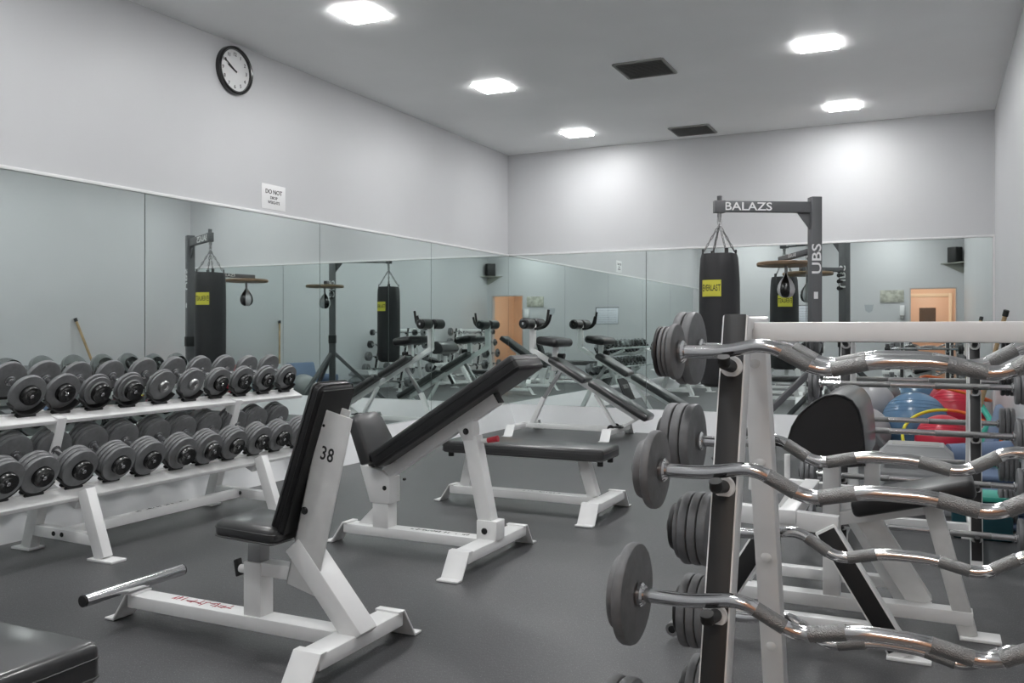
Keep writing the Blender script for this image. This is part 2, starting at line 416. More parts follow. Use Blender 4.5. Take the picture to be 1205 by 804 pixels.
# ------------------------------------------------------------------ benches
def foot(mb, p, d, w, L=.115, top=.11):
    """bent sheet foot: starts over the tube end p (x,y), runs outward along d"""
    d = V((d[0], d[1], 0)); p = V((p[0], p[1], 0)); s_ = V((-d.y, d.x, 0)); z = V((0, 0, 1))
    mb.ribbon([p - d * .03 + z * (top + .003), p + z * (top + .003), p + d * (L * .62) + z * .006, p + d * L + z * .006], s_, w, .008, .001)
    return mb

def bench_base(t, x0, xc, yc, half, bw=.085, cw=.095, left='foot', m=WHITE):
    """long beam along x ending in a sheet foot at the left and a cross beam (with two sheet feet) at the right"""
    xs = x0 + .115
    t.part('base_beam', MB().bar((xs, yc, .085), (xc - cw / 2 + .002, yc, .085), bw, .05, (0, 1, 0), .005), m)
    t.part('cross_beam', MB().bar((xc, yc - half + .115, .085), (xc, yc + half - .115, .085), cw, .05, (1, 0, 0), .005), m)
    t.part('foot', foot(MB(), (xs, yc), (-1, 0), bw + .012), m)
    t.part('foot', foot(MB(), (xc, yc - half + .115), (0, -1), cw + .012), m)
    t.part('foot', foot(MB(), (xc, yc + half - .115), (0, 1), cw + .012), m)

def pad(mb, c, ax, ay, az, bev=.03, seam=True):
    """upholstered pad: az is the thickness half vector; a belt seam runs round the edge"""
    ax, ay, az, c = V(ax), V(ay), V(az), V(c)
    mb.cuboid(c, ax, ay, az, min(bev, az.length * .82), 4)
    if seam:
        for q in (.25, -.62):
            n = az.normalized()
            a_, b_ = ax.normalized(), ay.normalized(); ra = ax.length + .0008; rb = ay.length + .0008; r = min(bev, .028)
            pts = []
            for sx, sy, a0 in ((1, 1, 0), (-1, 1, 90), (-1, -1, 180), (1, -1, 270)):
                for k in range(5):
                    th = math.radians(a0 + k * 22.5); pts.append(c + az * q + a_ * (sx * (ra - r) + r * math.cos(th)) + b_ * (sy * (rb - r) + r * math.sin(th)))
            mb.tube(pts + [pts[0]], .0022, 6, False)
    return mb

def worn(x0, x1, y, z, hgt, seed, along='x', keep=.7):
    """worn-off lettering: short broken strokes in a row, nothing legible left"""
    rnd = random.Random(seed); mb = MB(); u = x0
    while u < x1:
        if rnd.random() < keep:
            for k in range(rnd.choice((1, 2, 2))):
                a_ = rnd.uniform(-.35, .35) + (PI / 2 if rnd.random() < .35 else 0); L = hgt * rnd.uniform(.2, .5)
                cx_, cy_2 = u + rnd.uniform(-.3, .3) * hgt * .4, y + rnd.uniform(-.3, .3) * hgt
                if along == 'x': mb.cuboid((cx_, cy_2, z), (L * math.sin(a_), L * math.cos(a_), 0), (.0022 * math.cos(a_), -.0022 * math.sin(a_), 0), (0, 0, .0003))
                else: mb.cuboid((y + (cy_2 - y), cx_, z), (L * math.cos(a_), L * math.sin(a_), 0), (-.0022 * math.sin(a_), .0022 * math.cos(a_), 0), (0, 0, .0003))
        u += hgt * .42
    return mb

# --- A: seated bench numbered 38
yc = -7.02
t = Thing('shoulder_press_bench', 'white framed seated bench with upright black back pad, numbered 38, nearest the camera', 'weight bench', (2.3, yc, 0))
bench_base(t, 1.675, 2.805, yc, .355)
t.part('foot_roller', MB().tube([(1.80, -7.26, .142), (1.80, -6.80, .142)], .023, 28), CHROME, label='satin chrome cross tube')
t.part('tube_cap', MB().tube([(1.80, -7.268, .142), (1.80, -7.259, .142)], .021, 24).tube([(1.80, -6.80, .142), (1.80, -6.793, .142)], .021, 24), RUB)
t.part('seat_post', MB().bar((2.397, yc, .105), (2.397, yc, .300), .07, .078, (0, 1, 0), .005), WHITE)
t.part('seat_tube', MB().bar((2.397, yc, .28), (2.397, yc, .40), .052, .058, (0, 1, 0), .004), CHROME2)
k = t.part('adjustment_knob', MB().tube([(2.36, yc, .262), (2.315, yc, .262)], .015, 16), WHITE)
t.part('knob_grip', MB().cuboid((2.305, yc, .265), (.010, 0, .004), (0, .012, 0), (-.006, 0, .030), .004), RUB, k)
t.part('support_arm', MB().bar((2.43, yc, .279), (2.60, yc, .279), .06, .048, (0, 1, 0), .004), WHITE)
up0, up1 = V((2.621, yc, .235)), V((2.773, yc, .842))
a = (up1 - up0).normalized(); nx = V((a.z, 0, -a.x)); tt = .006
hw, hd = .064, .046; hl = (up1 - up0).length / 2; um = (up0 + up1) / 2
mb = MB()
mb.cuboid(um + V((0, -hd + tt / 2, 0)), a * hl, nx * hw, V((0, tt / 2, 0)), .0015)                 # near plate
mb.cuboid(um - nx * (hw - tt / 2) + V((0, 0, 0)), a * hl, nx * tt / 2, V((0, hd, 0)), .0015)         # web
mb.cuboid(um - nx * .036 + V((0, hd - tt / 2, 0)), a * hl, nx * (hw - .036), V((0, tt / 2, 0)), .0015)   # far plate
t.part('upright', mb, WHITE2)
t.part('number', MB().text('38', V((2.733, yc - hd - .0005, .702)), nx, a, .066, .80, spacing=1.1), INK, label='painted number 38')
t.part('bolt', MB().lathe([(0, 0), (.0, .008), (.010, .008), (.013, .004), (.013, 0)], (2.640, yc - hd, .507), (0, -1, 0), 20), CAPB)
t.part('bolt', MB().disc((2.72, yc - hd - .001, .80), (0, -1, 0), .005, .003), CAPB)
t.part('strut', MB().bar((2.585, yc, .385), (2.845, yc, .095), .098, .075, (0, 1, 0), .005), WHITE)
ba = V((.330, 0, .944)).normalized(); bn = V((-ba.z, 0, ba.x))
bc = V((2.634, yc, .683))
t.part('back_pad', pad(MB(), bc, ba * .275, (0, .095, 0), bn * .029, .024), VINYL)
t.part('pad_board', MB().cuboid(bc - bn * .031, ba * .262, (0, .085, 0), bn * .004, .003), RUB)
t.part('seat_pad', pad(MB(), (2.435, yc, .424), (.135, 0, -.004), (0, .125, 0), (.001, 0, .034), .028), VINYLG)
t.part('worn_lettering', worn(1.99, 2.27, yc + .005, .1108, .045, 3, keep=.92), REDINK, label='worn red lettering on the beam')

# --- B: adjustable incline bench
yc = -5.64
t = Thing('incline_bench', 'white framed incline bench, black pad raised to the right, behind the bench numbered 38', 'weight bench', (2.2, yc, 0))
bench_base(t, 1.665, 2.625, yc, .43)
t.part('seat_post', MB().bar((2.012, yc, .105), (2.012, yc, .255), .085, .095, (0, 1, 0), .004), WHITE)
t.part('gusset', MB().prism([(1.85, yc - .004, .11), (1.965, yc - .004, .11), (1.965, yc - .004, .22)], (0, .008, 0), .001), WHITE)
t.part('bracket', MB().prism([(1.955, yc - .05, .235), (2.074, yc - .05, .235), (2.074, yc - .05, .365), (2.03, yc - .05, .40), (1.89, yc - .05, .425)], (0, .10, 0), .004), WHITE)
t.part('bolt', MB().disc((2.045, yc - .053, .315), (0, -1, 0), .012, .008), CAPB)
r0, r1 = V((2.015, yc, .372)), V((2.665, yc, .790))
ra = (r1 - r0).normalized(); rn = V((-ra.z, 0, ra.x))
t.part('rail', MB().bar(r0, r1, .06, .062, (0, 1, 0), .005), WHITE)
t.part('rail_cap', MB().bar(r1, r1 + ra * .008, .054, .055, (0, 1, 0), .002), RUB)
bc = V((2.02, yc, .44)) + ra * .46 + rn * .030
t.part('back_pad', pad(MB(), V((2.43, yc, .715)) + rn * .004, ra * .475, (0, .15, 0), rn * .042, .018), VINYL)
sa = V((-.36, 0, .93)).normalized(); sn = V((sa.z, 0, -sa.x))
sn = V((.93, 0, .36)).normalized()
mb = MB(); q_ = V((1.945, yc, .560)) - sn * .030
mb.prism([q_ - sa * .125 + V((0, -.150, 0)), q_ - sa * .125 + V((0, .150, 0)), q_ + sa * .10 + V((0, .085, 0)), q_ + sa * .135 + V((0, .045, 0)), q_ + sa * .135 + V((0, -.115, 0)), q_ + sa * .10 + V((0, -.15, 0))], sn * .068, .016, 3)
t.part('seat_pad', mb, VINYLG)
t.part('seat_bracket', MB().bar((1.93, yc, .42), (2.10, yc, .46), .06, .03, (0, 1, 0), .003), RUB)
t.part('pivot_bracket', MB().prism([(2.44, yc - .035, .66), (2.54, yc - .035, .70), (2.55, yc - .035, .58), (2.49, yc - .035, .575)], (0, .07, 0), .004), WHITE)
t.part('bolt', MB().disc((2.508, yc - .038, .625), (0, -1, 0), .016, .008), CAPB)
t.part('strut', MB().bar((2.525, yc, .60), (2.625, yc, .125), .07, .078, (0, 1, 0), .005), WHITE)
t.part('strut_bracket', MB().box(2.57, 2.68, yc - .045, yc + .045, .108, .20, .004), WHITE)
t.part('bolt', MB().disc((2.615, yc - .048, .150), (0, -1, 0), .016, .008), CAPB)
k = t.part('pull_pin', MB().tube([(2.56, yc + .02, .575), (2.60, yc + .02, .580)], .012, 14), WHITE)
t.part('knob_grip', MB().tube([(2.60, yc + .02, .58), (2.655, yc + .02, .592)], [.013, .016], 14), REDK, k, 'red pull knob')
t.part('bolt', MB().disc((2.15, yc - .03, .365), (0, -1, 0), .007, .02), CAPB)
t.part('worn_lettering', worn(2.12, 2.50, yc, .1108, .022, 5, keep=.5), INK)

# --- C: flat bench
def flat_bench(x0, yc, label):
    t = Thing('flat_bench', label, 'weight bench', (x0 + .6, yc, 0), 0)
    bench_base(t, x0, x0 + 1.165, yc, .36)
    t.part('leg', MB().bar((x0 + .215, yc, .11), (x0 + .27, yc, .335), .06, .07, (0, 1, 0), .004), WHITE)
    t.part('leg', MB().bar((x0 + 1.10, yc, .11), (x0 + 1.03, yc, .335), .06, .07, (0, 1, 0), .004), WHITE)
    t.part('seat_rail', MB().bar((x0 + .19, yc, .335), (x0 + 1.12, yc, .335), .05, .03, (0, 1, 0), .003), WHITE)
    for xx in (.155, 1.17):
        for sy in (-.09, .09):
            t.part('rubber_stop', MB().lathe([(0, 0), (.018, 0), (.018, .03), (0, .03)], (x0 + xx, yc + sy, .31), (0, 0, 1), 16), RUB)
    t.part('pad', pad(MB(), (x0 + .665, yc, .378), (.545, 0, 0), (0, .155, 0), (0, 0, .038), .020), VINYLG)
    t.part('worn_lettering', worn(x0 + .6, x0 + .9, yc, .1108, .02, 6, keep=.4), VENT)
    return t
flat_bench(1.612, -4.42, 'white framed flat bench with long black pad behind the incline bench')

# --- near bench, only a pad corner in view
t = Thing('flat_bench', 'black bench pad corner at the bottom left of the photo', 'weight bench', (2.33, -8.31, 0), 0)
x1 = 2.960
bench_base(t, x1 - 1.25, x1 - .09, -8.33, .34)
t.part('leg', MB().bar((x1 - 1.0, -8.33, .11), (x1 - .96, -8.33, .34), .06, .07, (0, 1, 0), .004), WHITE)
t.part('leg', MB().bar((x1 - .16, -8.33, .11), (x1 - .22, -8.33, .34), .06, .07, (0, 1, 0), .004), WHITE)
t.part('pad', pad(MB(), (x1 - .60, -8.300, .410), (.60, 0, 0), (0, .16, 0), (0, 0, .047), .022), VINYLG)

# --- D: decline abdominal bench in the far corner
yc = -.72
t = Thing('decline_bench', 'decline abdominal bench with roller pads and sloping black pad by the back wall corner', 'weight bench', (1.2, yc, 0))
t.part('base_beam', MB().bar((.53, yc, .085), (1.56, yc, .085), .06, .05, (0, 1, 0), .004), WHITE)
for xx in (.535, 1.605):
    t.part('cross_beam', MB().bar((xx, yc - .33, .085), (xx, yc + .33, .085), .075, .05, (1, 0, 0), .004), WHITE)
    for s_ in (-1, 1): t.part('foot', foot(MB(), (xx, yc + s_ * .33), (0, s_), .10, .115), WHITE)
t.part('lower_leg', MB().bar((0.612, yc, 0.056), (0.774, yc, 0.390), .05, .05, (0, 1, 0), .004), WHITE)
t.part('leg_tube', MB().bar((0.753, yc, 0.349), (0.988, yc, 0.703), .038, .038, (0, 1, 0), .003), CHROME2)
rl0, rl1 = V((0.627, yc, 0.906)), V((1.817, yc, 0.218))
rd = (rl1 - rl0).normalized(); rnn = V((-rd.z, 0, rd.x))
t.part('rail', MB().bar(rl0, rl1, .05, .055, (0, 1, 0), .004), WHITE)
t.part('roller_post', MB().bar((0.639, yc, 0.891), (0.644, yc, 1.183), .045, .065, (0, 1, 0), .004), WHITE)
def roller(t, x, z, r, half, cut=.03):
    for s_ in (-1, 1):
        y0 = yc + s_ * cut; y1 = yc + s_ * half
        t.part('roller_pad', MB().lathe([(0, 0), (r * .8, 0), (r, r * .25), (r, abs(y1 - y0) - r * .3), (r * .75, abs(y1 - y0)), (0, abs(y1 - y0))], (x, y0, z), (0, s_, 0), 28), VINYL)
    t.part('roller_cap', MB().disc((x, yc - half - .004, z), (0, -1, 0), .014, .01), CHROME)
    t.part('roller_axle', MB().tube([(x, yc - half, z), (x, yc + half, z)], .012, 12), CHROME2)
roller(t, .639, 1.188, .058, .245)
t.part('handle', MB().tube([(0.680, yc - .03, 1.130), (0.774, yc - .03, 1.151), (0.821, yc - .03, 1.203), (0.842, yc - .03, 1.339)], .014, 12, bend=.04), RUB)
t.part('handle', MB().tube([(0.680, yc + .03, 1.130), (0.774, yc + .03, 1.151), (0.821, yc + .03, 1.203), (0.842, yc + .03, 1.286)], .014, 12, bend=.04), RUB)
t.part('knee_post', MB().bar((0.893, yc, 0.681), (0.915, yc, 0.974), .045, .055, (0, 1, 0), .004), WHITE)
t.part('knee_pad', MB().cuboid((0.899, yc, 0.995), (.125, 0, -.018), (0, .245, 0), (.006, 0, .045), .043, 5), VINYL)
t.part('knob', MB().tube([(0.941, yc, 0.849), (1.014, yc, 0.838)], [.02, .03], 14), RUB)
t.part('upper_pad', pad(MB(), V((1.081, yc, 0.698)) + rnn * -.0, rd * .235, (0, .14, 0), rnn * .036, .03, False), VINYLG)
t.part('lower_pad', pad(MB(), V((1.644, yc, 0.395)), rd * .365, (0, .14, 0), rnn * .036, .03, False), VINYLG)
t.part('rear_leg', MB().bar((1.368, yc, 0.442), (1.598, yc, 0.076), .045, .035, (0, 1, 0), .003), WHITE)
t.part('brace', MB().bar((1.869, yc, 0.234), (1.639, yc, 0.098), .04, .03, (0, 1, 0), .003), WHITE)
for s_ in (-1, 1):
    t.part('pivot_wheel', MB().disc((1.576, yc + s_ * .09 - .04, 0.108), (0, 1, 0), .035, .02), RUB)
t.part('pivot_plate', MB().box(1.54, 1.68, yc - .10, yc + .10, .108, .122, .003), RUB)

# --- E: preacher curl bench behind the racks
yc = -5.85
t = Thing('preacher_curl_bench', 'white preacher curl bench with large rounded black arm pad, behind the curl bar rack', 'weight bench', (4.2, yc, 0))
for ys, nm in ((yc - .33, 'near'), (yc + .33, 'far')):
    t.part('top_beam', MB().bar((3.84, ys, .455), (4.27, ys, .435), .045, .065, (0, 1, 0), .004), WHITE)
    for xt, xb in ((4.225, 4.475), (4.045, 3.80)):
        lg = t.part('side_leg', MB().bar((xt, ys, .425), (xb, ys, .01), .06, .075, (0, 1, 0), .004), WHITE)
        dv = V((xb - xt, 0, -.415)).normalized()
        for face in ((-1,) if nm == 'near' else (1,)):
            q0 = V((xt, ys + face * .0305, .425)) + dv * .01; q1 = V((xb, ys + face * .0305, .01)) - dv * .03
            t.part('protector_strip', MB().bar(q0, q1, .003, .062, (0, 1, 0), .001), TAPE, lg)
        t.part('foot', MB().box(xb - .05, xb + .09, ys - .04, ys + .04, 0, .012, .003), WHITE)
    t.part('base_beam', MB().bar((3.80, ys, .085), (4.44, ys, .085), .05, .045, (0, 1, 0), .004), WHITE)
t.part('centre_beam', MB().bar((3.72, yc, .075), (4.70, yc, .075), .07, .05, (0, 1, 0), .004), WHITE)
t.part('end_tube', MB().tube([(3.735, yc - .56, .062), (3.735, yc + .56, .062)], .023, 24, hollow=1), CHROME2)
t.part('tube_cap', MB().tube([(3.735, yc - .563, .062), (3.735, yc - .558, .062)], .013, 20), CAPB)
t.part('centre_post', MB().bar((4.215, yc, .09), (4.215, yc, .60), .06, .062, (0, 1, 0), .004), WHITE)
t.part('centre_post', MB().bar((4.36, yc, .47), (4.36, yc, .66), .05, .055, (0, 1, 0), .004), WHITE)
t.part('cross_beam', MB().bar((4.10, yc - .36, .455), (4.10, yc + .36, .455), .06, .05, (1, 0, 0), .004), WHITE)
t.part('bar_catch', MB().tube([(4.00, yc + .33, .47), (4.00, yc + .33, .585)], .012, 12), WHITE)
t.part('bar_catch', MB().tube([(4.00, yc - .33, .47), (4.00, yc - .33, .52)], .012, 12), WHITE)
# arm pad: D-shaped side, swept across the bench
prof = [(4.357, .650), (4.356, .72), (4.350, .79), (4.337, .845), (4.316, .877), (4.291, .892), (4.26, .897), (4.226, .890), (4.195, .872), (4.165, .848), (4.137, .818), (4.113, .775), (4.098, .722), (4.12, .690), (4.20, .650), (4.30, .640)]
mb = MB(); mb.prism([(x, yc - .345, z) for x, z in prof], (0, .63, 0), .012, 3)
ap = t.part('arm_pad', mb, VINYLG)
mb = MB(); cxm, czm = 4.22, .75
mb.tube([(cxm + (x - cxm) * .985, yc - .347, czm + (z - czm) * .985) for x, z in prof[:13]], .004, 8)
t.part('piping', mb, VINYL, ap)
mb = MB(); mb.prism([(cxm + (x - cxm) * .95, yc - .348, czm + (z - czm) * .95) for x, z in prof], (0, .004, 0))
t.part('side_panel', mb, TAPE, ap)
t.part('seat_rail', MB().bar((4.235, yc, .395), (4.60, yc, .478), .055, .05, (0, 1, 0), .004), WHITE)
t.part('seat_pad', pad(MB(), (4.50, yc, .508), (.205, 0, .053), (0, .13, 0), (-.007, 0, .034), .022, False), VINYL)
t.part('seat_leg', MB().bar((4.565, yc, .475), (4.685, yc, .01), .065, .062, (0, 1, 0), .004), WHITE2)
t.part('seat_leg', MB().bar((4.33, yc + .02, .42), (4.53, yc + .06, .09), .055, .085, (0, 1, 0), .004), WHITE2)
t.part('foot', MB().box(4.655, 4.79, yc - .05, yc + .05, 0, .012, .003), WHITE)

# ------------------------------------------------------------------ barbell racks
A0, S0, HT = .082, .274, 1.147
def rack(x0, y0, al, length, tiers, z1, dz, label, a=A0, s=S0, ht=HT, group=None):
    t = Thing('barbell_rack', label, 'weight rack', (x0, y0, 0), al, group)
    R = M.Translation(V((x0, y0, 0))) @ M.Rotation(al, 4, 'Z')
    w = lambda x, y, z: R @ V((x, y, z))
    xd = (R.to_3x3() @ V((1, 0, 0))); yd = (R.to_3x3() @ V((0, 1, 0)))
    for lx in (0, length):
        for sd in (-1, 1):
            top = w(lx, sd * a, ht); bot = w(lx, sd * (a + s * ht), 0.008)
            lg = t.part('leg', MB().bar(bot, top, .052, .05, xd, .004), WHITE)
            dv = (top - bot).normalized(); nn = xd.cross(dv) * (1 if (xd.cross(dv)).dot(yd) * sd > 0 else -1)
            t.part('protector_strip', MB().bar(bot + nn * .026 + dv * .05, top + nn * .026, .044, .004, xd, .001), TAPE, lg)
            t.part('foot', MB().cuboid(w(lx, sd * (a + s * ht), .007), xd * .045, yd * .055, V((0, 0, .007)), .003), WHITE)
            for k in range(tiers):
                z = z1 - dz * k; yy = sd * (a + s * (ht - z) + .025)
                c = w(lx, yy, z); o = yd * sd
                hk = t.part('hook', MB().tube([c, c + o * .070 + V((0, 0, .010))], .0125, 16).tube([c + o * .066 + V((0, 0, .008)), c + o * .072 + V((0, 0, .022))], .0125, 14), RUB)
                t.part('washer', MB().disc(c + o * .006, o, .0225, .007, .002, 28), WHITE, hk)
                ci = w(lx, sd * (a + s * (ht - z) - .025), z)
                t.part('bolt', MB().lathe([(.012, 0), (.012, .002), (.007, .004), (.0, .0045)], ci, -o, 16), WHITE2)
        t.part('top_cap', MB().cuboid(w(lx, 0, ht - .012), xd * .026, yd * (a + .01), V((0, 0, .012)), .003), WHITE)
        if lx == 0 or True:
            yy = a + s * (ht - .13)
            t.part('end_brace', MB().bar(w(lx, -yy + .02, .13), w(lx, yy - .02, .13), .045, .045, V((0, 0, 1)), .003), WHITE)
    t.part('top_rail', MB().bar(w(.012, -.028, ht - .029), w(length - .012, -.028, ht - .029), .045, .040, yd, .004), WHITE)
    t.part('bottom_rail', MB().bar(w(.01, 0, .13), w(length - .01, 0, .13), .045, .045, yd, .004), WHITE)
    return t, R

def plate_prof(r, t, hub=.024):
    b = min(.006, t * .33)
    return [(0, -t / 2), (hub, -t / 2), (r - b * 1.1, -t / 2), (r - b * .35, -t / 2 + b * .3), (r, -t / 2 + b), (r, t / 2 - b), (r - b * .35, t / 2 - b * .3), (r - b * 1.1, t / 2), (0, t / 2)]

def barbell(R, kind, cx, ly, z, plates, label, name, side, group, tilt=0., m_pl=None, cl=.432):
    """plates = list of (radius, thickness) from the collar outwards; cx = centre along the rack"""
    t = Thing(name, label, 'barbell', R @ V((cx, ly, z)), 0, group)
    w = lambda x, y, zz: R @ V((x, y, zz))
    o = V((0, side, 0))
    xd = R.to_3x3() @ V((1, 0, 0))
    if kind == 'ez':
        key = [(-cl, 0), (-.338, .0), (-.245, .018), (-.150, -.036), (-.052, -.014), (.052, -.014), (.150, -.036), (.245, .018), (.338, 0), (cl, 0)]
        P = [w(cx + x, ly + side * zz * tilt, z + zz) for x, zz in key]
        t.part('bar', MB().tube(P, .0134, 24, bend=.032), CHROME)
        def seg(i, j, f0, f1):
            a_, b_ = P[i], P[j]; return MB().tube([a_ + (b_ - a_) * f0, a_ + (b_ - a_) * f1], .0142, 24)
        for i, j, f0, f1 in ((2, 3, .26, .78), (3, 4, .22, .86), (6, 5, .22, .86), (7, 6, .26, .78)):
            t.part('grip', seg(i, j, f0, f1), KNURL)
    else:
        t.part('bar', MB().tube([w(cx - cl, ly, z), w(cx + cl, ly, z)], .0140, 20), CHROME)
        for a_, b_ in ((-.33, -.10), (.10, .33)):
            t.part('grip', MB().tube([w(cx + a_, ly, z), w(cx + b_, ly, z)], .0148, 20), KNURL)
    xd = R.to_3x3() @ V((1, 0, 0))
    for s_ in (-1, 1):
        c = w(cx + s_ * cl, ly, z)
        t.part('collar', MB().lathe([(0, -.010), (.019, -.010), (.023, -.006), (.023, 0), (.0175, .001), (.0175, .012)], c, xd * s_, 28), CHROME)
        d = .003
        for i, (r, th) in enumerate(plates):
            t.part('plate', MB().lathe(plate_prof(r, th), c + xd * s_ * (d + th / 2), xd * s_, 56), m_pl or (IRON if i < 3 or r > .07 else IRONB))
            d += th + .0012
        t.part('end_cap', MB().disc(c + xd * s_ * (d + .004), xd, .024, .012), CAPB)
    return t

# near rack with curl bars
RX, RY, RA, RL = 4.208, -7.545, -.026, .645
tn, Rn = rack(RX, RY, RA, RL, 5, 1.048, .231, 'white A-frame barbell rack with black strips, holding the bent curl bars', group=None)
Lk = lambda z: A0 + S0 * (HT - z) + .025 + .040
gz = 'bent curl bars on the near rack'
tier = ['top', 'second', 'third', 'fourth', 'lowest']
front = [[(.0570, .013), (.0515, .008), (.0515, .008), (.0515, .008)],
         [(.077, .019), (.058, .020)], [(.096, .022), (.071, .018)], [(.090, .025), (.090, .025)], [(.095, .025), (.095, .025), (.095, .025)]]
fl = ['curl bar with four small stacked plates, top tier at the near rack front',
      'curl bar with a mid size and small plate, second tier of the near rack front',
      'curl bar with one large round plate, third tier at the near rack front',
      'curl bar on the fourth tier at the near rack front, only a plate edge showing',
      'curl bar on the lowest tier of the near rack front, below the photo']
for k in range(4):
    z = 1.048 - .231 * k
    barbell(Rn, 'ez', (.323, .309, .300, .305)[k], -Lk(z), z + .030, front[k], fl[k], 'curl_barbell', -1, gz, tilt=.3, cl=(.418, .423, .438, .430)[k])
rear = [[(.088, .024), (.088, .021)], [(.092, .024), (.092, .024), (.092, .024), (.058, .018)], [(.092, .023), (.092, .023), (.092, .023), (.080, .013), (.060, .018)],
        [(.094, .023), (.094, .023), (.094, .023), (.064, .016)], [(.090, .024), (.090, .024), (.090, .024), (.060, .02)]]
for k in range(5):
    z = 1.048 - .231 * k
    barbell(Rn, 'ez', (.290, .262, .300, .270, .275)[k], Lk(z) + .004, z + .030, rear[k], 'curl bar with %s wide plates, %s tier at the near rack back' % (('two', 'four', 'five', 'four', 'four')[k], tier[k]),
            'curl_barbell', 1, gz, tilt=.3, cl=(.440, .430, .445, .436, .436)[k])

# far rack with straight bars
FX, FY, FL = 4.165, -4.50, .585
tf, Rf = rack(FX, FY, 0, FL, 5, 1.045, .222, 'white A-frame barbell rack with black strips, holding the straight bars, behind the curl bench')
fr = [[(.070, .022)] * 2, [(.078, .022)] * 2, [(.085, .022), (.085, .022)], [(.085, .022)] * 3, [(.090, .022)] * 3]
rr_ = [[(.055, .018)] * 3, [(.070, .020)] * 3, [(.085, .022)] * 3, [(.085, .022)] * 4, [(.090, .022)] * 4]
for k in range(5):
    z = 1.045 - .222 * k
    for sd, pls, nm in ((-1, fr, 'front'), (1, rr_, 'back')):
        barbell(Rf, 'straight', FL / 2 + (.020 if sd < 0 else -.01), sd * Lk(z), z + .028, [(r, min(th, .085 / len(pls[k]))) for r, th in pls[k]], 'straight barbell with round plates, %s tier at the far rack %s' % (tier[k], nm),
                'fixed_barbell', sd, 'straight barbells on the far rack', m_pl=(IRONB if k < 2 and sd > 0 else IRON))

# ------------------------------------------------------------------ dumbbell rack
TA = math.radians(24)
ta = V((math.cos(TA), 0, -math.sin(TA))); tn_ = V((math.sin(TA), 0, math.cos(TA)))
t = Thing('dumbbell_rack', 'long white two tier dumbbell rack in front of the left wall mirrors', 'weight rack', (.6, -5.83, 0))
def tray(xc, zc, y0, y1, half):
    """shallow channel tray sloping towards the room, centre of its surface at xc,zc"""
    c = V((xc, (y0 + y1) / 2, zc)); hy = (y1 - y0) / 2
    mb = MB()
    for o_ in (-half + .045, half - .045):
        mb.cuboid(c + ta * o_, ta * .043, V((0, hy, 0)), tn_ * .004, .001)
        mb.cuboid(c + ta * (o_ + (.043 if o_ > 0 else -.043)) - tn_ * .007, ta * .003, V((0, hy, 0)), tn_ * .010, .001)
        mb.cuboid(c + ta * (o_ - (.043 if o_ > 0 else -.043)) + tn_ * .006, ta * .003, V((0, hy, 0)), tn_ * .008, .001)
    return mb
ends = (-7.45, -4.58)
UC, LC = V((.455, 0, .742)), V((.585, 0, .386))
t.part('upper_tray', tray(UC.x, UC.z, *ends, .185), WHITE)
t.part('lower_tray', tray(LC.x, LC.z, *ends, .215), WHITE)
for y in (-7.3, -6.45, -5.2) if False else (-7.05, -6.45 + .0, -5.2):
    if y == -7.05: continue
    t.part('front_leg', MB().bar((.925, y, .01), (.80, y, .335), .055, .07, (0, 1, 0), .004), WHITE)
    t.part('foot', MB().box(.86, 1.03, y - .045, y + .045, 0, .012, .003), WHITE)
    t.part('rear_leg', MB().bar((.385, y, .01), (.60, y, .69), .055, .07, (0, 1, 0), .004), WHITE)
    t.part('foot', MB().box(.30, .44, y - .045, y + .045, 0, .012, .003), WHITE)
    t.part('cross_member', MB().bar((.43, y, .105), (.885, y, .095), .05, .055, (0, 1, 0), .004), WHITE)
    t.part('tray_arm', MB().bar(LC + V((0, y, 0)) - ta * .21 - tn_ * .045, LC + V((0, y, 0)) + ta * .215 - tn_ * .045, .05, .04, (0, 1, 0), .003), WHITE)
    t.part('tray_arm', MB().bar(UC + V((0, y, 0)) - ta * .18 - tn_ * .045, UC + V((0, y, 0)) + ta * .18 - tn_ * .045, .05, .04, (0, 1, 0), .003), WHITE)
    for dx in (0, .06):
        t.part('bolt', MB().disc((.60 + dx, y - .028, .103), (0, -1, 0), .012, .008), CAPB)
t.part('low_rail', MB().bar((.63, -6.45, .10), (.63, -5.2, .10), .05, .05, (1, 0, 0), .004), WHITE)
t.part('worn_lettering', worn(-6.0, -5.6, .63, .1258, .02, 7, 'y', .3), INK)
uy = [-6.85 + .2145 * i - (.0 if i else .0) for i in range(11)]
uy = [-6.852, -6.600, -6.408, -6.210, -5.998, -5.773, -5.550, -5.335, -5.125, -4.908, -4.695]
ly_ = [-7.055, -6.845, -6.665, -6.450, -6.228, -6.027, -5.796, -5.596, -5.388, -5.168, -4.972, -4.760]
saddles = []
def cradle(c, off, y, r):
    """black rubber cradle under a head; off = offset along the tray"""
    b = c + V((0, y, 0)) + ta * off + tn_ * .004
    mb = MB(); pts = []
    for k in range(9):
        a_ = math.radians(-62 + k * 15.5); pts.append(b + tn_ * (r + .012) + V((0, math.sin(a_), 0)) * (r + .004) - tn_ * math.cos(a_) * (r + .004))
    mb.ribbon(pts, ta, .050, .009)
    mb.cuboid(b + tn_ * .004, ta * .025, (0, .05, 0), tn_ * .006, .002)
    return mb
